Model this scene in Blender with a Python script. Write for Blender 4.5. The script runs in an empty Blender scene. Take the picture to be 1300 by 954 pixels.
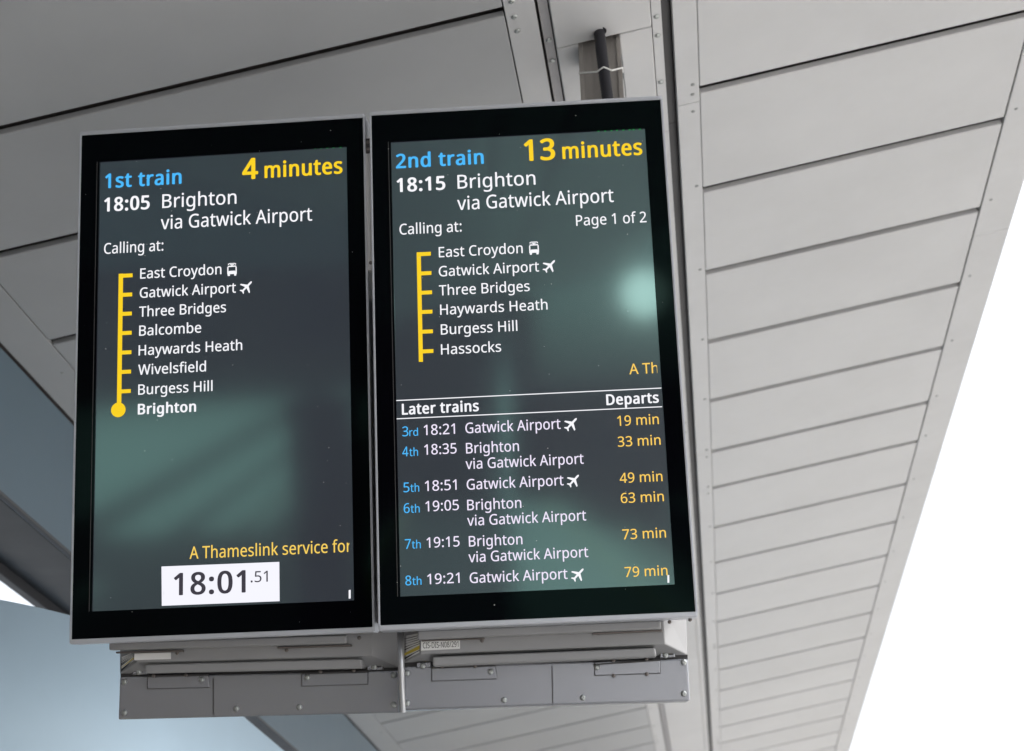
import bpy, bmesh, math, random
from mathutils import Vector, Matrix
R = math.radians
random.seed(7)
scene = bpy.context.scene
C = scene.collection

# ------------------------------------------------------------------ camera
EYE = Vector((0, 0, 1.65))
F = 2000.0                                   # focal length in photo pixels (1300 wide)
AX = Vector((0.99194, 0.12459, -0.02291))    # camera right, up, back in world space
AY = Vector((0.07651, -0.44515, 0.89218))
AZ = Vector((0.10096, -0.88675, -0.45109))
AX.normalize(); AZ = AX.cross(AY).normalized(); AY = AZ.cross(AX)
cam = bpy.data.cameras.new('camera')
cam.sensor_width = 36; cam.lens = F / 1300 * 36
cam.shift_y = -45 / 1300
cam.clip_start = 0.05; cam.clip_end = 3000
cam.dof.use_dof = True; cam.dof.focus_distance = 3.36; cam.dof.aperture_fstop = 4.8
camo = bpy.data.objects.new('camera', cam); C.objects.link(camo)
camo.matrix_world = Matrix(((AX.x, AY.x, AZ.x, EYE.x), (AX.y, AY.y, AZ.y, EYE.y), (AX.z, AY.z, AZ.z, EYE.z), (0, 0, 0, 1)))
scene.camera = camo

# ------------------------------------------------------------------ light
SUN_EL, SUN_AZ = R(50), R(84)                # azimuth clockwise from +Y: from the right
world = bpy.data.worlds.new('World'); scene.world = world; world.use_nodes = True
wn = world.node_tree
sky = wn.nodes.new('ShaderNodeTexSky'); sky.sky_type = 'NISHITA'; sky.sun_disc = False
sky.sun_elevation = SUN_EL; sky.sun_rotation = SUN_AZ
sky.air_density = 1.0; sky.dust_density = 4.0; sky.ozone_density = 1.0
bg = wn.nodes['Background']; bg.inputs['Strength'].default_value = 0.15
hs_ = wn.nodes.new('ShaderNodeHueSaturation'); hs_.inputs['Saturation'].default_value = .3   # thin white overcast
wn.links.new(sky.outputs[0], hs_.inputs['Color']); wn.links.new(hs_.outputs[0], bg.inputs[0])
sun = bpy.data.lights.new('sun', 'SUN'); sun.energy = 1.5; sun.angle = R(12); sun.color = (1, 0.982, 0.96)
suno = bpy.data.objects.new('sun', sun); C.objects.link(suno)
sd = Vector((math.sin(SUN_AZ) * math.cos(SUN_EL), math.cos(SUN_AZ) * math.cos(SUN_EL), math.sin(SUN_EL)))
suno.rotation_euler = sd.to_track_quat('Z', 'Y').to_euler(); suno.location = (20, 5, 20)
scene.view_settings.view_transform = 'Standard'; scene.view_settings.look = 'None'
EXPO = 1.38
scene.view_settings.exposure = EXPO; scene.view_settings.gamma = 1
LIT = 1 / 2 ** EXPO                          # screen emission that shows as its own colour
scene.cycles.max_bounces = 10; scene.cycles.diffuse_bounces = 6

# ------------------------------------------------------------------ materials
def s2l(c): return tuple(((v / 255) / 12.92 if v / 255 <= .04045 else ((v / 255 + .055) / 1.055) ** 2.4) for v in c)
MATS = {}
def mat(name, col, rough=.5, metal=0, spec=.5, noise=0, scale=8, bump=0, bscale=60, rand=0, stretch=(1, 1, 1)):
    m = bpy.data.materials.new(name); m.use_nodes = True
    nt = m.node_tree; b = nt.nodes['Principled BSDF']
    b.inputs['Base Color'].default_value = (*col, 1); b.inputs['Roughness'].default_value = rough
    b.inputs['Metallic'].default_value = metal; b.inputs['Specular IOR Level'].default_value = spec
    tc = nt.nodes.new('ShaderNodeTexCoord'); mp = nt.nodes.new('ShaderNodeMapping')
    mp.inputs['Scale'].default_value = stretch
    geo = nt.nodes.new('ShaderNodeNewGeometry')
    nt.links.new(geo.outputs['Position'], mp.inputs['Vector'])
    if noise or rand:
        n = nt.nodes.new('ShaderNodeTexNoise'); n.inputs['Scale'].default_value = scale
        n.inputs['Detail'].default_value = 6; n.inputs['Roughness'].default_value = .62
        nt.links.new(mp.outputs[0], n.inputs['Vector'])
        mr = nt.nodes.new('ShaderNodeMapRange')
        mr.inputs['From Min'].default_value = .3; mr.inputs['From Max'].default_value = .7
        mr.inputs['To Min'].default_value = 1 - noise; mr.inputs['To Max'].default_value = 1 + noise
        nt.links.new(n.outputs['Fac'], mr.inputs['Value'])
        val = mr.outputs[0]
        if rand:
            oi = nt.nodes.new('ShaderNodeObjectInfo'); m2 = nt.nodes.new('ShaderNodeMapRange')
            m2.inputs['To Min'].default_value = 1 - rand; m2.inputs['To Max'].default_value = 1 + rand
            nt.links.new(oi.outputs['Random'], m2.inputs['Value'])
            mu = nt.nodes.new('ShaderNodeMath'); mu.operation = 'MULTIPLY'
            nt.links.new(val, mu.inputs[0]); nt.links.new(m2.outputs[0], mu.inputs[1]); val = mu.outputs[0]
        vm = nt.nodes.new('ShaderNodeVectorMath'); vm.operation = 'SCALE'
        vm.inputs[0].default_value = col; nt.links.new(val, vm.inputs['Scale'])
        nt.links.new(vm.outputs[0], b.inputs['Base Color'])
        r2 = nt.nodes.new('ShaderNodeMapRange'); r2.inputs['To Min'].default_value = max(.02, rough - .1); r2.inputs['To Max'].default_value = min(1, rough + .1)
        nt.links.new(n.outputs['Fac'], r2.inputs['Value']); nt.links.new(r2.outputs[0], b.inputs['Roughness'])
    if bump:
        n2 = nt.nodes.new('ShaderNodeTexNoise'); n2.inputs['Scale'].default_value = bscale; n2.inputs['Detail'].default_value = 3
        nt.links.new(mp.outputs[0], n2.inputs['Vector'])
        bp = nt.nodes.new('ShaderNodeBump'); bp.inputs['Strength'].default_value = bump; bp.inputs['Distance'].default_value = .01
        nt.links.new(n2.outputs['Fac'], bp.inputs['Height']); nt.links.new(bp.outputs[0], b.inputs['Normal'])
    MATS[name] = m; return m
def emis(name, rgb, gain=1.0):
    m = bpy.data.materials.new(name); m.use_nodes = True; b = m.node_tree.nodes['Principled BSDF']
    c = s2l(rgb); b.inputs['Base Color'].default_value = (.01, .01, .01, 1); b.inputs['Roughness'].default_value = .35
    b.inputs['Specular IOR Level'].default_value = .2
    b.inputs['Emission Color'].default_value = (*c, 1); b.inputs['Emission Strength'].default_value = LIT * gain
    MATS[name] = m; return m

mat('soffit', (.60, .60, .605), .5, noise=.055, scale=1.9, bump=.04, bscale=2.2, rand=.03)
mat('soffit_shaded', (.405, .412, .42), .42, noise=.06, scale=1.5, bump=.05, bscale=1.6, rand=.03)  # soffit colour darkened and cooled to carry the shade on the left side
mat('trim', (.585, .585, .59), .45, noise=.05, scale=4, bump=.02, bscale=9, rand=.02)
mat('channel', (.36, .35, .36), .4, noise=.08, scale=12)
mat('backing', (.14, .125, .12), .9)
mat('fascia', (.082, .125, .16), .32, noise=.05, scale=1.2, bump=.03, bscale=2)
mat('gutter', (.035, .032, .033), .45, noise=.12, scale=5)
mat('gutter_edge', (.05, .05, .055), .5)
mat('screw', (.45, .47, .46), .3, metal=.9)
mat('screw_pale', (.34, .35, .35), .5, metal=.3)
mat('screw_dark', (.18, .16, .15), .4, metal=.7)
mat('steel', (.55, .56, .58), .32, metal=.75, noise=.06, scale=30)
mat('alu', (.55, .57, .61), .36, metal=.45)
mat('housing', (.31, .31, .315), .42, metal=.2, noise=.04, scale=5)
mat('housing_dark', (.05, .048, .05), .6)
mat('door', (.36, .37, .40), .27, metal=.7)
mat('hanger', (.33, .31, .29), .5, metal=.3, noise=.18, scale=9, stretch=(6, 6, .6))
mat('rubber', (.014, .014, .02), .5)
mat('tie', (.8, .8, .78), .4)
mat('label_white', (.8, .8, .79), .5)
mat('label_yellow', (.72, .55, .06), .5)
mat('ink', (.02, .02, .022), .6)
mat('pod', (.37, .49, .585), .6, metal=.0, noise=.04, scale=1.4, bump=.02, bscale=1.5)
mat('concrete', (.42, .41, .39), .85, noise=.12, scale=1.5, bump=.15, bscale=40)
mat('platform', (.07, .07, .07), .7, noise=.14, scale=1.2, bump=.12, bscale=60)
mat('paving', (.49, .49, .488), .8, noise=.1, scale=2, bump=.1, bscale=40)
mat('pale_ballast', (.34, .33, .31), .95, noise=.3, scale=9, bump=.8, bscale=25)
mat('ballast', (.06, .055, .05), .95, noise=.3, scale=9, bump=.8, bscale=25)
mat('rail', (.22, .17, .14), .4, metal=.7, noise=.2, scale=6)
mat('white_paint', (.75, .75, .73), .6, noise=.08, scale=8)
mat('yellow_paint', (.65, .5, .06), .6, noise=.1, scale=8)
mat('brick', (.06, .052, .048), .85, noise=.2, scale=4)
mat('dark_glass', (.03, .04, .045), .1)
mat('roofing', (.12, .12, .13), .7, noise=.1, scale=2)
emis('lit_white', (250, 250, 255)); emis('lit_yellow', (255, 214, 28), .96); emis('lit_blue', (72, 184, 250))
emis('lit_amber', (255, 214, 96), .95); emis('lit_green', (30, 150, 70)); emis('lit_clock', (246, 246, 255)); emis('lit_grey', (58, 56, 66))
emis('lit_gold', (255, 208, 92)); emis('lit_lilac', (243, 234, 255))

def glass_black():
    m = bpy.data.materials.new('bezel_glass'); m.use_nodes = True; b = m.node_tree.nodes['Principled BSDF']
    b.inputs['Base Color'].default_value = (.0015, .0012, .0025, 1); b.inputs['Roughness'].default_value = .06
    b.inputs['Specular IOR Level'].default_value = .07; b.inputs['Specular Tint'].default_value = (.4, 1, .8, 1)
    MATS['bezel_glass'] = m
glass_black()
def lcd():
    m = bpy.data.materials.new('lcd'); m.use_nodes = True; nt = m.node_tree; b = nt.nodes['Principled BSDF']
    b.inputs['Base Color'].default_value = (.008, .009, .011, 1); b.inputs['Roughness'].default_value = .075
    b.inputs['IOR'].default_value = 1.95; b.inputs['Coat Weight'].default_value = .75; b.inputs['Coat Roughness'].default_value = .27; b.inputs['Specular Tint'].default_value = (.44, 1, .85, 1)
    b.inputs['Emission Color'].default_value = (*s2l((40, 42, 52)), 1); b.inputs['Emission Strength'].default_value = LIT * .9
    MATS['lcd'] = m
lcd()

# ------------------------------------------------------------------ helpers
def mesh_obj(name, bm, m, parent=None, smooth=False):
    me = bpy.data.meshes.new(name); bmesh.ops.recalc_face_normals(bm, faces=bm.faces)
    bm.to_mesh(me); bm.free(); me.materials.append(MATS[m])
    if smooth:
        for p in me.polygons: p.use_smooth = True
    o = bpy.data.objects.new(name, me); C.objects.link(o)
    if parent is not None: o.parent = parent
    return o
def empty(name, mw=None):
    o = bpy.data.objects.new(name, None); C.objects.link(o); o.empty_display_size = .1
    if mw is not None: o.matrix_world = mw
    return o
def tag(o, label, cat, group=None):
    o['label'] = label; o['category'] = cat
    if group: o['group'] = group
    return o
def structure(o): o['kind'] = 'structure'; return o
def bevel(bm, w, seg=2):
    bmesh.ops.bevel(bm, geom=list(bm.edges), offset=w, segments=seg, affect='EDGES', profile=.6, clamp_overlap=True)
def hexa(bm, q0, q1):
    """closed solid between two quads (lists of 4 points)"""
    a = [bm.verts.new(p) for p in q0]; b = [bm.verts.new(p) for p in q1]
    bm.faces.new(a); bm.faces.new(b[::-1])
    for i in range(4): bm.faces.new((a[i], b[i], b[(i + 1) % 4], a[(i + 1) % 4]))
def box(bm, x0, x1, y0, y1, z0, z1):
    hexa(bm, [(x0, y0, z0), (x1, y0, z0), (x1, y1, z0), (x0, y1, z0)], [(x0, y0, z1), (x1, y0, z1), (x1, y1, z1), (x0, y1, z1)])
def boxobj(name, dims, m, parent=None, bev=0):
    bm = bmesh.new(); box(bm, *dims)
    if bev: bevel(bm, bev)
    return mesh_obj(name, bm, m, parent)
def tube(bm, pts, r, seg=12, cap=True):
    rings = []
    for i, p in enumerate(pts):
        p = Vector(p); t = (Vector(pts[min(i + 1, len(pts) - 1)]) - Vector(pts[max(i - 1, 0)])).normalized()
        s = t.cross(Vector((0, 1, 0.03))).normalized() if abs(t.y) < .95 else t.cross(Vector((1, 0, 0))).normalized()
        u = s.cross(t); rr = r[i] if isinstance(r, (list, tuple)) else r
        rings.append([bm.verts.new(p + (s * math.cos(a) + u * math.sin(a)) * rr) for a in [2 * math.pi * k / seg for k in range(seg)]])
    for A, B in zip(rings, rings[1:]):
        for k in range(seg): bm.faces.new((A[k], A[(k + 1) % seg], B[(k + 1) % seg], B[k]))
    if cap: bm.faces.new(rings[0][::-1]); bm.faces.new(rings[-1])
def screw_mesh(name, r, h, m):
    """domed head on z=0 pointing +z"""
    bm = bmesh.new(); seg = 10; prof = [(r, 0), (r, h * .35), (r * .8, h * .8), (r * .42, h), (r * .38, h * .7)]
    rings = [[bm.verts.new((q * math.cos(2 * math.pi * k / seg), q * math.sin(2 * math.pi * k / seg), z)) for k in range(seg)] for q, z in prof]
    for A, B in zip(rings, rings[1:]):
        for k in range(seg): bm.faces.new((A[k], A[(k + 1) % seg], B[(k + 1) % seg], B[k]))
    bm.faces.new(rings[-1])
    me = bpy.data.meshes.new(name); bmesh.ops.recalc_face_normals(bm, faces=bm.faces); bm.to_mesh(me); bm.free(); me.materials.append(MATS[m]); return me
def ray(px, py):
    return (AX * (px - 650) + AY * (432 - py) - AZ * F).normalized()

# ------------------------------------------------------------------ the setting
def sheet(name, x0, x1, y0, y1, z, m):
    bm = bmesh.new(); bm.faces.new([bm.verts.new(p) for p in ((x0, y0, z), (x1, y0, z), (x1, y1, z), (x0, y1, z))]); return structure(mesh_obj(name, bm, m))
sheet('ground', -900, 900, -900, 900, -1.02, 'concrete')
sheet('track_bed', -7.2, -3.05, -17, 200, -1.0, 'ballast'); sheet('pale_apron', -60, -5.6, -52, -21, -.99, 'paving'); sheet('track_bed', -60, -5.6, -20.99, -17.01, -1.0, 'ballast'); sheet('track_bed', -9.6, -8.6, -52, -21, -.985, 'ballast'); sheet('track_bed', -7.4, -6.9, -52, -21, -.985, 'ballast'); sheet('track_bed', -5.59, -3.05, -200, -17.01, -1.0, 'ballast')
sheet('track_bed', 3.25, 6.6, -200, 200, -1.0, 'pale_ballast')
pf = boxobj('platform', (-3.0, 3.2, -150, 150, -1.1, 0), 'platform'); structure(pf)
structure(boxobj('bounce_paving', (.45, 3.19, -150, 150, -.05, .004), 'paving'))  # pale strip added to bounce light up onto the right soffit
boxobj('edge_line', (-2.62, -2.5, -150, 150, 0.002, 0.006), 'white_paint', pf)
boxobj('edge_line', (2.7, 2.82, -150, 150, 0.003, 0.009), 'white_paint', pf)
boxobj('warning_line', (-2.42, -2.34, -150, 150, 0.002, 0.006), 'yellow_paint', pf)
boxobj('warning_line', (2.54, 2.62, -150, 150, 0.003, 0.009), 'yellow_paint', pf)
pf2 = boxobj('platform', (6.7, 16, -150, 150, -1.1, 0), 'concrete'); structure(pf2)
for x in (-5.9, -4.45, 4.2, 5.65):
    ro = boxobj('rail', (x - .035, x + .035, -150, 150, -.96, -.82), 'rail'); structure(ro)

# ------------------------------------------------------------------ canopy: one plane rising to the right, running along the platform
H = EYE.z + 2.6; SL = math.tan(R(9.7)); CA = math.atan(SL)
def zc(x): return H + SL * x
can = empty('platform_canopy', Matrix.Translation((0, 0, H)) @ Matrix.Rotation(-CA, 4, 'Y'))
tag(can, 'pale grey panelled platform canopy soffit running above the two departure screens', 'canopy')
CC = math.cos(CA)
def cx(x): return x / CC                      # horizontal x to distance along the slope
PITCH = .5345
joints = [3.160 + PITCH * k for k in range(-24, 7)] + [6.80 + PITCH * k for k in range(0, 44)]
GL, GR = .034, .035
shared = {}
def panel(name, x0, x1, y0, y1, m, t=.02, z=0, bev=.0025):
    key = (round(x0, 4), round(x1, 4), round(y1 - y0, 4), t, m, round(z, 4))
    if key in shared:
        o = shared[key].copy(); C.objects.link(o)
    else:
        bm = bmesh.new(); box(bm, cx(x0), cx(x1), 0, y1 - y0, z, z + t); bevel(bm, bev, 1)
        o = mesh_obj(name, bm, m, can); shared[key] = o
    o.parent = can; o.location = (0, y0, 0); return o
Y0, Y1 = joints[0], joints[-1]
for a, b in zip(joints, joints[1:]):
    panel('soffit_panel', -1.946, -.360, a + GL / 2, b - GL / 2, 'soffit_shaded')
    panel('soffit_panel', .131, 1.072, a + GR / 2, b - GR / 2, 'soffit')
# long strips beside the panels, in lengths
seams = [-9.48, -6.86, -4.24, -1.62, 1.13, 3.748, 6.368, 6.81, 9.43, 12.05, 14.67, 17.29, 19.91, 22.53, 25.15, 27.77, 29.8]
for a, b in zip(seams, seams[1:]):
    panel('edge_strip', -2.078, -1.949, a + .001, b - .001, 'soffit_shaded', bev=.001)
    panel('cover_strip', -.357, -.280, a + .001, b - .001, 'trim', bev=.001)
    panel('cover_strip', .066, .1295, a + .001, b - .001, 'trim', bev=.001)
    panel('edge_trim', 1.077, 1.205, a + 1.2 + .001, b + 1.2 - .001, 'trim', t=.042, bev=.002)
for a, b in zip(seams, seams[1:]):
    panel('joint_channel', -.272, -.247, a + .12 + .001, b + .12 - .001, 'channel', t=.02, z=.012, bev=.001)
    panel('joint_channel', .0405, .0655, a + .12 + .001, b + .12 - .001, 'gutter', t=.01, z=.03, bev=.001)
    panel('joint_channel', .012, .038, a + .12 + .001, b + .12 - .001, 'trim', t=.02, z=.006, bev=.001)
# middle plates, split where the hanger passes through
mids = [-9.48, -6.2, -2.96, .4, 3.361, 6.4, 9.6, 12.8, 16, 19.2, 22.4, 25.6, 29.8]
for a, b in zip(mids, mids[1:]):
    if abs(a - 3.361) < .01:
        panel('middle_plate', -.244, -.187, a + .002, b - .002, 'soffit'); panel('middle_plate', -.077, .009, a + .002, b - .002, 'soffit')
        panel('middle_plate', -.186, -.078, a + .2, b - .002, 'soffit')
    else:
        panel('middle_plate', -.244, .009, a + .002, b - .002, 'soffit')
deck = boxobj('roof_deck', (cx(-2.15), cx(1.20), Y0 - .3, Y1 + .3, .045, .18), 'backing', can)
# screws along the strips
sm = screw_mesh('screw', .0085, .005, 'screw'); smd = screw_mesh('screw', .006, .003, 'screw_pale')
def canopy_screw(x, y, me=sm, z=0):
    o = bpy.data.objects.new('screw', me); C.objects.link(o); o.parent = can
    o.location = (cx(x), y, z); o.rotation_euler = (math.pi, 0, 0)
for y in joints[22:46]:
    canopy_screw(1.105, y - .05, smd); canopy_screw(.112, y - .035, smd)
    canopy_screw(-.336, y + .03); canopy_screw(-1.985, y + .2, smd)
for y in seams[4:12]:
    for dy in (-.06, .06):
        canopy_screw(-.335, y - .56 + dy, sm); canopy_screw(.11, y + dy * .7, smd)
for y in (3.33, 3.42, 5.9, 6.0, 6.1, 8.5, 8.6):
    canopy_screw(-.2595, y, sm, .012)
for y in (3.33, 3.41, 3.62, 6.0, 6.1, 8.5):
    canopy_screw(.0245, y, sm, .006)
# low side: blue-grey fascia with a dark gutter underneath
XF = -2.083; ZB = EYE.z + 1.806
fy = [-9.4, -5.4, -1.4, 2.6, 6.6, 10.6, 14.6, 18.6, 22.6, 26.6, 29.8]
inv = can.matrix_world.inverted()
def can_world_box(name, x0, x1, y0, y1, z0, z1, m, bev=.003):
    bm = bmesh.new(); box(bm, x0, x1, y0, y1, z0, z1); bevel(bm, bev, 1); bm.transform(inv); return mesh_obj(name, bm, m, can)
for a, b in zip(fy, fy[1:]):
    can_world_box('fascia_panel', XF - .03, XF, a + .0015, b - .0015, ZB, zc(XF) - .006, 'fascia')
    can_world_box('gutter_floor', -2.36, XF - .033, a + .001, b - .001, ZB + .004, ZB + .02, 'gutter')
    can_world_box('gutter_lip', -2.40, -2.363, a + .001, b - .001, ZB - .03, ZB + .34, 'gutter_edge')
can_world_box('fascia_drip', XF - .012, XF + .004, fy[0], fy[-1], ZB - .012, ZB - .001, 'gutter_edge', .001)
# supporting columns behind the viewer and far down the platform
for y in (-7.0, 25.0):
    cm = bmesh.new(); tube(cm, [(0, 0, 0), (0, 0, zc(-.12) + .05)], .11, 20)
    co = mesh_obj('column_shaft', cm, 'steel', None, True)
    e = empty('canopy_column', Matrix.Translation((-.12, y, 0))); co.parent = e
    boxobj('base_plate', (-.2, .2, -.2, .2, 0, .03), 'steel', e, .004)
    tag(e, 'round steel column holding up the canopy %s' % ('behind the screens far down the platform' if y > 0 else 'on the open side facing the screens'), 'column')

# ------------------------------------------------------------------ hanger, conduit
he = empty('display_hanger', Matrix.Translation((-.132, 3.42, 2.5)))
tag(he, 'weathered grey box-section hanger dropping from the canopy behind the 2nd train screen', 'hanger')
boxobj('hanger_tube', (-.053, .053, -.04, .04, .2, zc(-.13) - 2.5 + .04), 'hanger', he, .004)
for sx in (-1, 1):
    boxobj('corner_flange', (sx * .05 - .006, sx * .05 + .006, -.047, -.0405, .2, zc(-.13) - 2.5 + .03), 'hanger', he, .001)
boxobj('cross_beam', (-.98, .1, -.045, .035, .02, .12), 'hanger', he, .004)
boxobj('cross_beam', (-.98, .1, -.045, .035, .7, .8), 'hanger', he, .004)
# flexible conduit
ctop = EYE + ray(760, 41) * 1; k = (H - EYE.z) / (ray(760, 41).z - SL * ray(760, 41).x)
P0 = EYE + ray(760, 41) * k
pts = []; rad = []
for i in range(150):
    t = i / 149; z = P0.z + .03 - t * .75
    x = P0.x + .012 * math.sin(t * 2.2) - .0 + .028 * t ** 1.5; y = P0.y + .012 * t + .006 * math.sin(t * 5)
    pts.append((x, y, z)); rad.append(.0155 if i % 2 else .0140)
bm = bmesh.new(); tube(bm, pts, rad, 14)
cd = empty('flexible_conduit', Matrix.Translation(pts[-1])); 
mi = Matrix.Translation(-Vector(pts[-1])); bm.transform(mi); mesh_obj('conduit_tube', bm, 'rubber', cd, True)
bm = bmesh.new(); pr = Vector(pts[0]) - Vector(pts[-1]) - Vector((0, 0, .022)); 
tube(bm, [pr + Vector((0, 0, -.006)), pr + Vector((0, 0, .012))], .021, 16); mesh_obj('gland', bm, 'rubber', cd)
tag(cd, 'black corrugated cable conduit entering the canopy beside the hanger', 'conduit')
# cable tie round hanger and conduit
zt = 0
vt = ray(768, 90); kt = pts[0][1] / vt.y; zt = EYE.z + vt.z * kt - .0
bm = bmesh.new()
xc = -.132; yb = 3.42
near = min(pts, key=lambda p: abs(p[2] - zt))
loop = [(xc - .056, yb + .0, zt + .055), (xc - .057, yb - .049, zt + .03), (near[0] - .019, near[1] - .006, zt), (near[0], near[1] - .0185, zt + .004), (near[0] + .02, near[1] - .006, zt), (xc + .057, yb - .049, zt + .034), (xc + .056, yb, zt + .055)]
tube(bm, loop, .0025, 6)
tag(mesh_obj('cable_tie', bm, 'tie'), 'thin white tie strapping the black conduit to the hanger', 'cable tie')

# ------------------------------------------------------------------ departure screens
AW, AH = .5725, 1.018
ML, MR_, MT, MB = .0428, .0388, .066, .0579
POSE = [((-.994, 3.0453, 3.1727), (.9992, .0404, -.0061), (.0375, -.9661, -.2553)),
        ((-.3148, 3.0437, 3.1618), (.9974, .0720, .0061), (.0717, -.9756, -.2076))]
FONT = None
try:
    FONT = bpy.data.fonts.load(bpy.utils.system_resource('DATAFILES') + '/fonts/NotoSansHebrew-Regular.woff2')
except Exception:
    FONT = None
class Unit: pass
def make_unit(i):
    U = Unit(); c, u, n = [Vector(v) for v in POSE[i]]
    n.normalize(); u = (u - n * u.dot(n)).normalized(); v = n.cross(u)
    U.c, U.u, U.v, U.n = c, u, v, n
    U.mw = Matrix(((u.x, v.x, n.x, c.x), (u.y, v.y, n.y, c.y), (u.z, v.z, n.z, c.z), (0, 0, 0, 1)))
    U.root = empty('departure_display', U.mw)
    return U
def loc(U, px, py, w=0.0):
    """photo pixel -> display coordinates on the plane w"""
    d = ray(px, py); o = U.c + U.n * w; k = (o - EYE).dot(U.n) / d.dot(U.n); p = EYE + d * k - U.c
    return Vector((p.dot(U.u), p.dot(U.v), w))
def quad(U, pts, w): return [loc(U, x, y, w) for x, y in pts]
def prism(U, name, pts, w0, w1, m, parent, bev=.002, seg=2):
    """solid whose front face (at w0) covers the four photo points, extruded back to w1"""
    q = quad(U, pts, w0); bm = bmesh.new(); hexa(bm, q, [(p.x, p.y, w1) for p in q])
    if bev: bevel(bm, bev, seg)
    return mesh_obj(name, bm, m, parent)
def ring(bm, o, i, w0, w1):
    """picture-frame solid between outer and inner rectangles (l, r, b, t)"""
    def r(q, w): return [Vector((q[0], q[2], w)), Vector((q[1], q[2], w)), Vector((q[1], q[3], w)), Vector((q[0], q[3], w))]
    O1, O0, I1, I0 = [[bm.verts.new(p) for p in r(q, w)] for q, w in ((o, w1), (o, w0), (i, w1), (i, w0))]
    for k in range(4):
        j = (k + 1) % 4
        bm.faces.new((O1[k], O1[j], I1[j], I1[k])); bm.faces.new((O0[k], I0[k], I0[j], O0[j]))
        bm.faces.new((O1[k], O0[k], O0[j], O1[j])); bm.faces.new((I1[k], I1[j], I0[j], I0[k]))

SW = -.0035                                   # screen surface, set back behind the cover glass
def text(U, body, pl, pr, cap, m, bold=.005, clip=None, w=SW + .0006, name='text_line'):
    """pl: photo pixel at the left end of the baseline; pr: photo x of the right end; cap: capital height in photo pixels"""
    a = loc(U, pl[0], pl[1], w); b = loc(U, pr, pl[1] - .047 * (pr - pl[0]), w)
    up = loc(U, pl[0], pl[1] - 20, w); mpp = (up - a).length / 20
    cu = bpy.data.curves.new('t', 'FONT'); cu.body = body
    if FONT: cu.font = FONT
    cu.size = 1; cu.resolution_u = 3
    cu.space_character = 1 + bold * 3.2
    to = bpy.data.objects.new('t', cu); C.objects.link(to)
    dg = bpy.context.evaluated_depsgraph_get(); me = bpy.data.meshes.new_from_object(to.evaluated_get(dg))
    bpy.data.objects.remove(to); bpy.data.curves.remove(cu)
    # reference capital height from an H
    xs = [v.co.x for v in me.vertices]; x0, x1 = min(xs), max(xs)
    sy = cap * mpp / CAPH
    full = b.x - a.x
    sx = full / (x1 - x0)
    if bold: sx = full / (x1 - x0 + 2 * bold); x0 -= bold
    if clip is not None: sx = full * clip[1] / (x1 - x0) if clip[0] == 'r' else sy * clip[1]
    if bold:                                 # heavier weight: copies of the outline shifted round a small circle
        bm = bmesh.new(); bm.from_mesh(me); src = bm.verts[:] + bm.edges[:] + bm.faces[:]
        ring_ = [(math.cos(R(k * 30)) * bold, math.sin(R(k * 30)) * bold * .55, k * 1.5e-5 / sy) for k in range(0, 12, 1 if bold > .01 else 3)]
        for dx, dy, dz in ring_:
            g = bmesh.ops.duplicate(bm, geom=src)['geom']; bmesh.ops.translate(bm, verts=[e for e in g if isinstance(e, bmesh.types.BMVert)], vec=(dx, dy, dz))
        bm.to_mesh(me); bm.free()
    for v in me.vertices:
        v.co = Vector((a.x + (v.co.x - x0) * sx, a.y + v.co.y * sy, w + v.co.z * sy))
    if clip is not None:
        bm = bmesh.new(); bm.from_mesh(me)
        bmesh.ops.bisect_plane(bm, geom=bm.verts[:] + bm.edges[:] + bm.faces[:], plane_co=(b.x, 0, 0), plane_no=(1, 0, 0), clear_outer=True)
        bm.to_mesh(me); bm.free()
    me.name = name; me.materials.clear(); me.materials.append(MATS[m])
    for p in me.polygons: p.material_index = 0
    o = bpy.data.objects.new(name, me); C.objects.link(o); o.parent = U.screen; return o
def cap_height():
    cu = bpy.data.curves.new('t', 'FONT'); cu.body = 'H'
    if FONT: cu.font = FONT
    cu.size = 1; to = bpy.data.objects.new('t', cu); C.objects.link(to)
    dg = bpy.context.evaluated_depsgraph_get(); me = bpy.data.meshes.new_from_object(to.evaluated_get(dg))
    h = max(v.co.y for v in me.vertices); bpy.data.objects.remove(to); bpy.data.curves.remove(cu); bpy.data.meshes.remove(me); return h
CAPH = cap_height()
def flat(U, name, polys, m, w=SW + .0006):
    """flat print from photo pixel polygons"""
    bm = bmesh.new()
    for pts in polys: bm.faces.new([bm.verts.new(loc(U, x, y, w)) for x, y in pts])
    return mesh_obj(name, bm, m, U.screen)
def local_flat(U, name, polys, m, w):
    bm = bmesh.new()
    for pts in polys: bm.faces.new([bm.verts.new((x, y, w)) for x, y in pts])
    return mesh_obj(name, bm, m, U.screen)
def plane_icon(U, box_, m='lit_white'):
    x0, y0, x1, y1 = box_; a = loc(U, x0, y1, SW); b = loc(U, x1, y0 + .0, SW)
    # drawn nose up, then turned 45 degrees; unit square
    h = [(0, .56), (.055, .50), (.07, .42), (.07, .16), (.47, -.10), (.47, -.20), (.07, -.06), (.06, -.34), (.19, -.45), (.19, -.53), (0, -.46)]
    s = h + [(-x, y) for x, y in reversed(h[1:-1])]
    k = math.sqrt(.5); cxm, cym = (a.x + b.x) / 2, (a.y + b.y) / 2; sc = (b.x - a.x) * 1.02
    pts = [(cxm + (x * k + y * k) * sc, cym + (-x * k + y * k) * sc) for x, y in s]
    o = local_flat(U, 'aeroplane_icon', [pts], m, SW + .0006); bm = bmesh.new(); bm.from_mesh(o.data); bmesh.ops.triangulate(bm, faces=bm.faces[:]); bm.to_mesh(o.data); bm.free()
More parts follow.
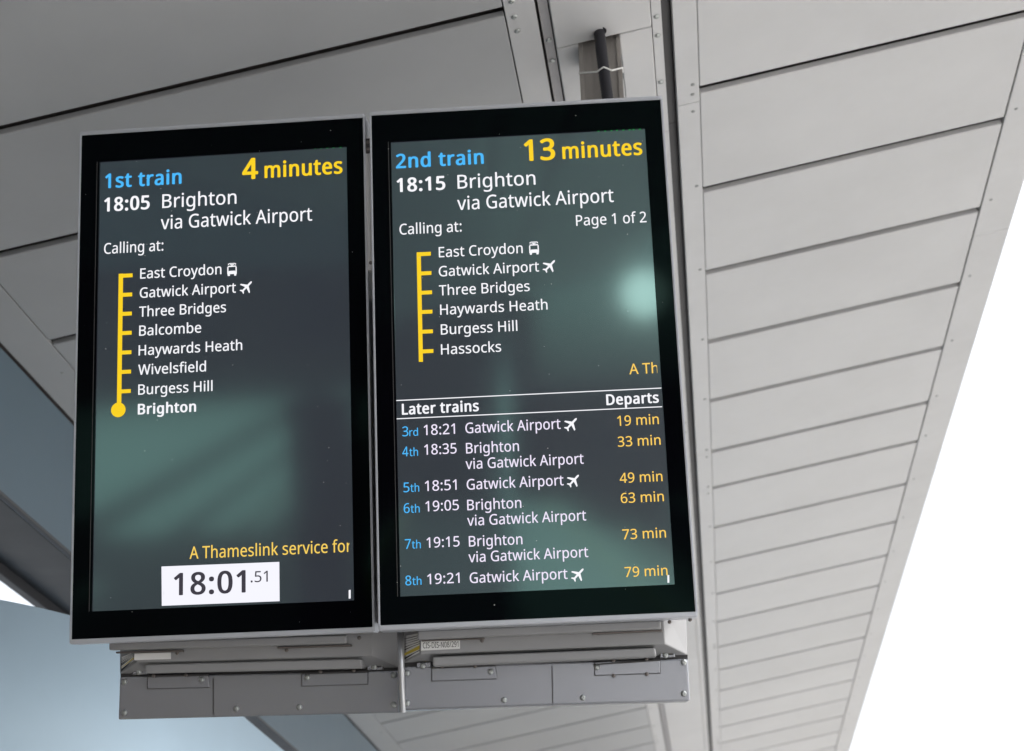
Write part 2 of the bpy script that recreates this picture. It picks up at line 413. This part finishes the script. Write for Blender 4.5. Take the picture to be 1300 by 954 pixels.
def tram_icon(U, box_):
    x0, y0, x1, y1 = box_; a = loc(U, x0, y1, SW); b = loc(U, x1, y0, SW); W_, H_ = b.x - a.x, b.y - a.y
    def q(l, bt, r, t): return [(a.x + l * W_, a.y + bt * H_), (a.x + r * W_, a.y + bt * H_), (a.x + r * W_, a.y + t * H_), (a.x + l * W_, a.y + t * H_)]
    polys = [q(.06, .15, .94, .36), q(.06, .36, .17, .70), q(.83, .36, .94, .70), q(.12, .70, .88, .79), q(.10, .02, .30, .15), q(.70, .02, .90, .15),
             q(.30, .84, .70, .90), q(.22, .93, .78, .99), q(.12, .86, .22, .96), q(.78, .86, .88, .96), q(.44, .79, .56, .84), q(.2, .36, .8, .40)]
    local_flat(U, 'tram_icon', polys, 'lit_white', SW + .0006)
def route(U, left, width, top, bottom, ticks, circle=None):
    """left: x of the bar's left side at top and bottom"""
    d = (left[1] - left[0]) / (bottom - top)
    def lx(y): return left[0] + d * (y - top)
    flat(U, 'route_line', [[(lx(top), top), (lx(top) + width, top - .25), (lx(bottom) + width, bottom), (lx(bottom), bottom)]], 'lit_yellow')
    for x, y in ticks:
        flat(U, 'stop_mark', [[(lx(y) + width - .4, y - 2.0), (x, y - 2.6), (x, y + 2.2), (lx(y) + width - .4, y + 2.9)]], 'lit_yellow', SW + .0008)
    if circle:
        c = loc(U, circle[0], circle[1], SW + .0009); r = circle[2] * AH / 575
        bm = bmesh.new(); bm.faces.new([bm.verts.new((c.x + r * math.cos(2 * math.pi * k / 32), c.y + r * math.sin(2 * math.pi * k / 32), c.z)) for k in range(32)])
        mesh_obj('terminus_dot', bm, 'lit_yellow', U.screen)

def build_shell(U):
    l, r, b, t = -AW / 2, AW / 2, -AH / 2, AH / 2
    bm = bmesh.new(); bm.faces.new([bm.verts.new(p) for p in ((l - .004, b - .004, SW), (r + .004, b - .004, SW), (r + .004, t + .004, SW), (l - .004, t + .004, SW))])
    U.screen = mesh_obj('screen', bm, 'lcd', U.root)
    L_, R2, B_, T_ = l - ML, r + MR_, b - MB, t + MT
    bm = bmesh.new(); ring(bm, (L_, R2, B_, T_), (l, r, b, t), -.008, 0); mesh_obj('glass_border', bm, 'bezel_glass', U.root)
    # faint inner rim line beside the panel
    bm = bmesh.new(); box(bm, l - .0062, l - .0048, b, t, .0001, .0006); mesh_obj('inner_seam', bm, 'housing_dark', U.root)
    # metal frame: thin sides, deeper lips along top and bottom
    bm = bmesh.new(); ring(bm, (L_ - .0045, R2 + .0045, B_ - .0105, T_ + .0092), (L_, R2, B_, T_), -.06, .0035)
    bmesh.ops.bevel(bm, geom=[e for e in bm.edges if all(abs(v.co.z - .0035) < 1e-5 for v in e.verts) or (abs(e.verts[0].co.x - e.verts[1].co.x) < 1e-6 and abs(e.verts[0].co.y - e.verts[1].co.y) < 1e-6 and (abs(e.verts[0].co.x - L_) > .001 and abs(e.verts[0].co.x - R2) > .001))], offset=.0024, segments=2, affect='EDGES', clamp_overlap=True)
    mesh_obj('metal_frame', bm, 'alu', U.root)
    bm = bmesh.new(); box(bm, L_ + .012, R2 - .012, B_ + .02, T_ - .02, -.20, -.0105); bevel(bm, .004); mesh_obj('cabinet', bm, 'housing_dark', U.root)

def screws(U, pts, w, me):
    for x, y in pts:
        o = bpy.data.objects.new('screw', me); C.objects.link(o); o.parent = U.root; o.location = loc(U, x, y, w)
hs = screw_mesh('screw', .0065, .005, 'screw'); hs_s = screw_mesh('screw', .0042, .003, 'screw_dark')

def housing(U, P):
    WF, WB = -.075, -.125                     # front face and back edge of the lower housing
    f = quad(U, P['front'], WF)               # TL TR BR BL of the front face
    bk = quad(U, P['back'], WB)
    bm = bmesh.new(); hexa(bm, f, bk); bevel(bm, .0022, 2)
    U.body = mesh_obj('lower_housing', bm, 'housing', U.root)
    prism(U, 'service_door', P['door'], WB + .004, WB - .1, 'door', U.root, .004)
    gap = P['gap']; prism(U, 'shadow_gap', gap, WB - .006, WB - .09, 'housing_dark', U.root, 0)
    prism(U, 'cover_bar', P['bar1'], WF + .022, WF - .01, 'housing', U.root, .005, 3)
    prism(U, 'cover_bar', P['bar2'], WF + .004, WB - .01, 'housing', U.root, .005, 3)
    for q in P['lips']: prism(U, 'slot_lip', q, WF + .012, WF - .005, 'screw_dark', U.root, .001, 1)
    for q in P['hinges']:
        e = .6; prism(U, 'hinge_shadow', [(q[0][0] - e, q[0][1] - e), (q[1][0] + e, q[1][1] - e), (q[2][0] + e, q[2][1] + e), (q[3][0] - e, q[3][1] + e)], WB + .0062, WB - .002, 'housing_dark', U.root, 0)  # dark plate draws the shadow line round each hinge
        prism(U, 'hinge_plate', q, WB + .009, WB - .003, 'door', U.root, .0015, 1)
    for q in P['slots']: prism(U, 'slot', q, WB + .0095, WB, 'housing_dark', U.root, 0)
    screws(U, P['screws'], WB + .009, hs); screws(U, P['rivets'], WF + .004, hs_s)

# ---- left unit: 1st train
A = make_unit(0); build_shell(A)
tag(A.root, 'portrait departure screen showing 1st train to Brighton in 4 minutes above a white clock box', 'departure screen', 'pair of hanging departure screens')
W, Yl, B, AM = 'lit_white', 'lit_yellow', 'lit_blue', 'lit_amber'
BD = .027
text(A, '1st train', (133.2, 239), 230.5, 17.6, B, BD)
text(A, '4', (307.5, 227.8), 327.7, 25.5, Yl, BD); text(A, 'minutes', (335.8, 226), 434.9, 19.5, Yl, BD)
text(A, '18:05', (132.1, 268.7), 190, 16.8, W, BD); text(A, 'Brighton', (205.9, 264.4), 300.2, 17.2, W)
text(A, 'via Gatwick Airport', (204, 291.5), 396.3, 17.0, W); text(A, 'Calling at:', (132, 322.7), 207.3, 13.4, W)
for s, p, r, b in [('East Croydon', (177.9, 354.1), 281.1, .007), ('Gatwick Airport', (177.4, 378.5), 299.5, .007), ('Three Bridges', (176.6, 402.5), 286.9, .007), ('Balcombe', (176.6, 426.6), 255.4, .007),
                   ('Haywards Heath', (175.9, 451.5), 307.5, .007), ('Wivelsfield', (175.4, 476.2), 261.5, .007), ('Burgess Hill', (175.4, 501.4), 269.8, .007), ('Brighton', (174.9, 526.3), 248.9, BD)]:
    text(A, s, p, r, 12.8, W, b)
tram_icon(A, (287.8, 333.8, 301.4, 351.2)); plane_icon(A, (304.5, 355.9, 321.4, 373.5))
route(A, (150.7, 148.3), 5.6, 347.9, 518, [(168.3, 349.9), (167.8, 374.2), (167.3, 398.4), (167.1, 422.8), (166.8, 447.5), (166.3, 472.1), (166, 496.8)], (150.2, 520.6, 9.3))
text(A, 'A Thameslink service for', (240.6, 709.8), 443.6, 15.3, AM, clip=('r', 1.012))
flat(A, 'clock_box', [[(205, 719.5), (354.6, 713.6), (355, 763.5), (205.4, 769.4)]], 'lit_clock')
text(A, '18:01', (220.5, 755.8), 311.9, 27.3, 'lit_grey', BD * .8, w=SW + .0012); text(A, '.51', (318.2, 739.6), 340, 13.8, 'lit_grey', w=SW + .0012)
flat(A, 'status_mark', [[(442.7, 749.5), (445.2, 749), (445.2, 760), (442.7, 760.3)]], W)
for x in (379, 387, 399, 406, 414, 422, 431): flat(A, 'status_dot', [[(x, 188.9 - (x - 379) * .047), (x + 2.6, 188.7 - (x - 379) * .047), (x + 2.6, 190.2 - (x - 379) * .047), (x, 190.4 - (x - 379) * .047)]], 'lit_green')
housing(A, dict(
    front=[(171, 796), (474, 784), (473, 833), (174, 841)], back=[(152, 797), (506, 782), (506, 848), (152, 856)],
    door=[(152, 859.5), (507, 851.5), (509, 905), (150, 914)], gap=[(153, 855), (506, 847), (506, 853), (153, 861)],
    bar1=[(138, 816), (440, 806.5), (440, 817.5), (138, 826)], bar2=[(184, 844), (459, 836.5), (460, 849), (184, 855.5)],
    lips=[[(147, 827.5), (232, 825.5), (232, 828), (147, 830)], [(352, 821.5), (446, 818.5), (446, 821), (352, 824)]],
    hinges=[[(187, 859), (264, 857.5), (266, 873), (187, 875)], [(383, 856), (467, 853.6), (467, 869), (383, 871.5)], [(466, 843.5), (486, 843), (486, 850.5), (466, 851)], [(168, 850), (187, 849.5), (187, 856.5), (168, 857)]],
    slots=[[(188, 857.8), (264, 856), (264, 858.4), (188, 860.2)], [(383, 854.4), (467, 852), (467, 854.2), (383, 856.6)], [(476, 845.4), (484, 845.2), (484, 847.6), (476, 847.8)]],
    screws=[(176, 853.5), (475, 847), (390, 860.5), (256, 863), (500, 857.5)],
    rivets=[(225, 829), (364, 825.8), (456, 810)]))
screws(A, [(195, 858.5), (236, 857.5), (407, 853), (449, 851.5)], -.105, hs_s)

# ---- right unit: 2nd train
D = make_unit(1); build_shell(D)
tag(D.root, 'portrait departure screen showing 2nd train in 13 minutes and a list of later trains', 'departure screen', 'pair of hanging departure screens')
text(D, '2nd train', (502.7, 213.8), 614.4, 17.4, B, BD)
text(D, '13', (665.7, 204.4), 705.2, 26, Yl, BD); text(D, 'minutes', (714.2, 201.8), 815.8, 19.5, Yl, BD)
text(D, '18:15', (503.8, 243.9), 565.5, 16.8, W, BD); text(D, 'Brighton', (581, 239.8), 680, 17.2, W)
text(D, 'via Gatwick Airport', (580.7, 267), 779.4, 17.0, W); text(D, 'Page 1 of 2', (731.6, 287), 820.9, 13.4, W); text(D, 'Calling at:', (507.3, 298.2), 586.1, 13.4, W)
for s, p, r in [('East Croydon', (557.2, 327), 663.8), ('Gatwick Airport', (557.2, 351.3), 684.5), ('Three Bridges', (557.5, 375.5), 672.6), ('Haywards Heath', (558.9, 400), 695.3), ('Burgess Hill', (559.8, 425.1), 657), ('Hassocks', (560, 450.4), 636.4)]:
    text(D, s, p, r, 12.9, W)
tram_icon(D, (671.3, 306.6, 684.5, 324.2)); plane_icon(D, (689.2, 329.6, 706.2, 346.2))
route(D, (528.9, 531.7), 5.3, 320.6, 459.6, [(547, 322.5), (547.7, 347), (548.5, 371.5), (549, 396), (549.6, 421), (550.2, 446)])
text(D, 'A Thameslink', (799.1, 475.5), 834.6, 13.2, 'lit_gold', clip=('h', .95))
flat(D, 'rule_line', [[(503.2, 508.2), (839.6, 492.3), (839.6, 493.5), (503.2, 509.4)]], 'lit_white'); flat(D, 'rule_line', [[(503.4, 531.4), (840.6, 516), (840.6, 517.2), (503.4, 532.6)]], 'lit_white')
text(D, 'Later trains', (510.3, 526.6), 608, 13.3, W, BD); text(D, 'Departs', (770, 514.4), 836.6, 13.0, W, BD)
for n, tm, dest, via, mn, pn in [
    (('3', 'rd', (510.9, 554.2), 530.8), ('18:21', (538.1, 552.8), 577.8), ((591, 550.4), 711.9), None, ('19 min', (784, 541), 836.6), (716.5, 530.5, 733.9, 546.9)),
    (('4', 'th', (510.9, 579.8), 530.8), ('18:35', (538.7, 577.7), 579.8), ((591.8, 576), 659), ((591.3, 595.9), 741.2), ('33 min', (784.6, 567.4), 838.9), None),
    (('5', 'th', (512.3, 625.2), 532.3), ('18:51', (539.6, 623.8), 579.8), ((592.7, 622), 715.7), None, ('49 min', (787, 613.5), 841.3), (720, 601.8, 736.5, 618.8)),
    (('6', 'th', (512.6, 651.7), 532.9), ('19:05', (540.2, 649.6), 582.7), ((593.3, 648.1), 662), ((593.3, 667.8), 744.4), ('63 min', (788.4, 639), 843), None),
    (('7', 'th', (514.1, 697.1), 534.3), ('19:15', (541.7, 695.7), 583.6), ((595.4, 694.2), 663.4), ((595, 714.2), 747), ('73 min', (790.5, 685.1), 845.7), None),
    (('8', 'th', (514.7, 743.5), 535.2), ('19:21', (542.5, 742), 583.6), ((596.5, 740.6), 720.7), None, ('79 min', (793.4, 732.9), 847.7), (725.4, 721.2, 742.4, 738.2))]:
    text(D, n[0], n[2], n[2][0] + 7.6, 12.2, B); text(D, n[1], (n[2][0] + 8.8, n[2][1] - .4), n[3], 9.4 if n[1] == 'rd' else 10.2, B)
    text(D, tm[0], tm[1], tm[2], 13.0, 'lit_lilac')
    text(D, 'Brighton' if via else 'Gatwick Airport', dest[0], dest[1], 13.2, 'lit_lilac')
    if via: text(D, 'via Gatwick Airport', via[0], via[1], 13.2, 'lit_lilac')
    text(D, mn[0], mn[1], mn[2], 12.6, 'lit_gold')
    if pn: plane_icon(D, pn)
flat(D, 'status_mark', [[(847.2, 730.5), (849.6, 730.2), (849.8, 740), (847.4, 740.2)]], W)
for x in (758.5, 767, 775, 782, 790, 798, 803, 811): flat(D, 'status_dot', [[(x, 166.2 - (x - 758) * .047), (x + 2.6, 166 - (x - 758) * .047), (x + 2.6, 167.5 - (x - 758) * .047), (x, 167.7 - (x - 758) * .047)]], 'lit_green')
housing(D, dict(
    front=[(534, 782), (841, 768), (844, 818), (534, 831)], back=[(511, 786), (871, 768), (873, 832), (511, 842)],
    door=[(511, 846.5), (873, 836.5), (876, 890), (509, 902)], gap=[(512, 841), (873, 831.5), (873, 838), (512, 848)],
    bar1=[(530, 801), (839, 787.5), (839, 799), (530, 812.5)], bar2=[(549, 834), (832, 822.5), (834, 834), (549, 846)],
    lips=[[(535, 812.8), (612, 810), (612, 811.8), (535, 814.6)], [(752, 803.5), (841, 799.5), (841, 801.8), (752, 806)]],
    hinges=[[(548, 848.5), (629, 845.5), (631, 862), (548, 865)], [(755, 841), (838, 838), (838, 855), (755, 858)], [(838, 828), (857, 827.3), (857, 834.5), (838, 835.5)], [(529, 841.5), (547, 841), (547, 847.5), (529, 848)]],
    slots=[[(548, 847), (629, 844.2), (629, 846.4), (548, 849.2)], [(753, 843), (838, 837.5), (838, 839.4), (753, 845)], [(848, 830), (855, 829.8), (855, 832), (848, 832.2)]],
    screws=[(537, 845.5), (845, 832.2), (758, 847.5), (623, 853), (868, 841), (517, 855)],
    rivets=[(612, 813.5), (613, 811), (760, 804)]))
screws(D, [(561, 846.5), (603, 845.8), (779, 838.5), (821, 836.5), (779, 858), (821, 856)], -.105, hs_s)
screws(D, [(850, 789.8), (876, 787)], -.04, hs_s)
for U, pts in ((A, [(158, 866), (158, 905), (300, 900), (380, 898), (500, 895)]), (D, [(517, 893), (640, 889), (740, 886), (868, 881)])):
    screws(U, pts, -.121, hs)
prism(A, 'door_seam', [(270, 861.5), (271.4, 861.5), (271.4, 908), (270, 908)], -.1195, -.13, 'housing_dark', A.root, 0)
prism(D, 'door_seam', [(700, 846), (701.4, 846), (702.4, 893), (701, 893)], -.1195, -.13, 'housing_dark', D.root, 0)
# labels stuck on the housings
def sticker(U, name, pts, w, m, lift=.0008):
    bm = bmesh.new(); q = quad(U, pts, w) if not isinstance(w, (list, tuple)) else [loc(U, x, y, ww) for (x, y), ww in zip(pts, w)]
    bm.faces.new([bm.verts.new(p) for p in q]); return mesh_obj(name, bm, m, U.body)
WFs = -.075 + .0008
sticker(D, 'asset_label', [(534.5, 814.5), (584, 812.3), (584, 824), (534.5, 826.3)], WFs, 'label_white')
sticker(A, 'asset_label', [(170.5, 830), (217, 828.7), (217, 837), (170.5, 838.4)], WFs + .0003, 'label_white')
sv = D.screen; D.screen = D.body
text(D, 'CIS-DIS-N08/291', (537, 823.4), 582, 7.2, 'ink', w=WFs + .0005, name='label_text', bold=0)
D.screen = sv
def cheek_label(U, xb, xf, yt, yb, slope):
    """warning label on the slanting left cheek: back x, front x"""
    wb, wf = -.125 + .0012, -.075 + .0012
    def q(t0, t1, m, name, e=0):
        pts = [(xb + 1, yt + slope + t0 * (yb + 11 - yt)), (xf - 1.5, yt + t0 * (yb - yt)), (xf - 1.5, yt + t1 * (yb - yt)), (xb + 1, yt + slope + t1 * (yb + 6 - yt))]
        return sticker(U, name, pts, [wb + e, wf + e, wf + e, wb + e], m)
    q(.0, 1, 'label_white', 'warning_label'); q(.62, .82, 'label_yellow', 'warning_stripe', .0006)
    for k in (.1, .2, .3, .42, .52): q(k, k + .035, 'ink', 'warning_print', .0006)
    q(.86, .9, 'ink', 'warning_print', .0006)
cheek_label(D, 511, 534, 804, 829, 4); cheek_label(A, 152, 171, 828, 839, 7)

def dust(U):
    bm = bmesh.new(); rnd = random.Random(U.c.x)
    for k in range(46):
        x = rnd.uniform(-AW / 2 - ML, AW / 2 + MR_); y = rnd.uniform(-AH / 2 - MB, AH / 2 + MT); r = rnd.uniform(.0004, .0012)
        if abs(x) < AW / 2 and abs(y) < AH / 2: w = SW + .0014
        else: w = .0008
        a0 = rnd.uniform(0, 6); e = rnd.uniform(.4, 1)
        bm.faces.new([bm.verts.new((x + r * math.cos(a0 + q * 1.05), y + r * e * math.sin(a0 + q * 1.05), w)) for q in range(6)])
    o = mesh_obj('dust', bm, 'dust', U.root); o['kind'] = 'stuff'
mat('dust', (.5, .5, .48), .9)
dust(A); dust(D)
# slim post joining the two units and bracket plates in the gap
bm = bmesh.new(); p0, p1 = loc(D, 508.5, 796, -.09), loc(D, 510.5, 905, -.09)
tube(bm, [p0, p1], .0072, 12); o = mesh_obj('joining_post', bm, 'steel', None, True); o.matrix_world = D.mw
tag(o, 'slim steel post between the lower housings of the two screens', 'post')
bp = empty('mounting_bracket', D.mw); tag(bp, 'bolted grey bracket plate in the narrow gap between the two screens', 'bracket')
prism(D, 'bracket_plate', [(463.6, 186), (470.6, 185.5), (474.6, 343), (467, 343.5)], -.018, -.03, 'trim', bp, .0005, 1)
prism(D, 'bracket_plate', [(464, 176), (470.2, 175.8), (470.8, 194), (464.4, 194.3)], -.012, -.017, 'gutter', bp, .0005, 1)
prism(D, 'bracket_plate', [(460, 382), (490, 380), (497, 790), (466, 792)], -.1, -.11, 'housing_dark', bp, .001, 1)
for x, y in ((467, 181), (467.4, 190), (470.6, 334)):
    o = bpy.data.objects.new('screw', hs_s); C.objects.link(o); o.parent = bp; o.location = loc(D, x, y, -.0125 if y < 200 else -.018)

# ------------------------------------------------------------------ rounded steel shelter on the left
def pod():
    r = 1.0; c = Vector((-2.55, 4.52, 0)); top = EYE.z + 1.3; bm = bmesh.new(); root = empty('platform_shelter', Matrix.Translation(c))
    tag(root, 'pale blue smooth metal shelter with a rounded corner below the dark gutter', 'shelter')
    # plan: quarter round corner towards the viewer, straight sides away from it
    plan = [(1.0, 6.0)] + [(math.cos(R(a)) * r, math.sin(R(a)) * r) for a in range(0, -92, -2)] + [(-.4, -1.0), (-.4, 6.0)]
    def band(name, z0, z1, m, s=1.0):
        b = bmesh.new(); lo = [b.verts.new((x * s, y * s, z0)) for x, y in plan]; hi = [b.verts.new((x * s, y * s, z1)) for x, y in plan]
        for i in range(len(plan)): j = (i + 1) % len(plan); b.faces.new((lo[i], lo[j], hi[j], hi[i]))
        b.faces.new(hi); b.faces.new(lo[::-1]); o = mesh_obj(name, b, m, root)
        for p in o.data.polygons: p.use_smooth = abs(p.normal.z) < .5
        return o
    band('plinth', 0, .15, 'gutter', .99); band('wall', .15, 2.2, 'dark_glass', .985); band('fascia', 2.2, top, 'pod')
pod()

# ------------------------------------------------------------------ buildings behind the viewer (seen only mirrored in the screens)
def building(name, x0, x1, y0, y1, h, label, m='brick', cols=10, rows=3):
    e = empty(name, Matrix.Translation((x0, y1, -1.02))); tag(e, label, 'building')
    w = x1 - x0; boxobj('wall', (0, w, y0 - y1, 0, 0, h), m, e); boxobj('roof', (-.2, w + .2, y0 - y1 - .2, .2, h, h + .3), 'roofing', e)
    for rr in range(rows):
        for cc in range(cols):
            a = w * (cc + .25) / cols; z = h * (rr + .35) / rows
            boxobj('window', (a, a + w / cols * .5, .01, .06, z, z + h / rows * .45), 'dark_glass', e)
building('office_building', -45, 2.6, -64, -52, 17, 'tall dark brick building across the end of the platform, mirrored in the screens')
building('station_hut', 2.9, 30, -62, -50, 5.0, 'low dark brick building beside the tall one, mirrored in the screens', cols=6, rows=1)

def side_blocker():  # unseen dark block added to keep light off the left soffit
    e = empty('light_blocker', Matrix.Translation((-7.4, -16, -1.02))); tag(e, 'long dark block added out of view across the track to shade the gutter side', 'building')
    boxobj('wall', (-8, 0, 0, 27, 0, 14), 'brick', e); boxobj('roof', (-8.2, .25, -.2, 27.2, 14, 14.3), 'roofing', e)
    for rr in range(4):
        for cc in range(9):
            boxobj('window', (.01, .05, cc * 3 + .9, cc * 3 + 2.1, 1.6 + rr * 3.2, 3.4 + rr * 3.2), 'dark_glass', e)
side_blocker()
def lamp():
    m = emis('lamp_lens', (255, 226, 232), 1); m.node_tree.nodes['Principled BSDF'].inputs['Emission Strength'].default_value = 3.6
    e = empty('platform_lamp', Matrix.Translation((1.56, -10.0, 0))); tag(e, 'lit platform lamp on a slim post, mirrored as the glow in the 2nd train screen', 'lamp')
    bm = bmesh.new(); tube(bm, [(.45, 0, 0), (.45, 0, 4.66)], .05, 14); mesh_obj('lamp_post', bm, 'steel', e, True)
    boxobj('lamp_arm', (-.1, .45, -.02, .02, 4.62, 4.66), 'steel', e, .004); boxobj('lamp_head', (-.16, .16, -.2, .1, 4.52, 4.6), 'steel', e, .01)
    bm = bmesh.new(); bmesh.ops.create_uvsphere(bm, u_segments=20, v_segments=12, radius=.25); bm.transform(Matrix.Translation((0, 0, 4.28))); mesh_obj('lamp_globe', bm, 'lamp_lens', e, True)
lamp()

te = empty('information_totem', Matrix.Translation((-2.3, -7, 0))); tag(te, 'dark upright information totem standing near the platform edge, mirrored in the 1st train screen', 'totem')
boxobj('totem_body', (-.3, .3, -.09, .09, .08, 2.25), 'dark_glass', te, .01); boxobj('totem_base', (-.36, .36, -.16, .16, 0, .08), 'gutter', te, .005); boxobj('totem_cap', (-.31, .31, -.1, .1, 2.25, 2.32), 'gutter', te, .005)
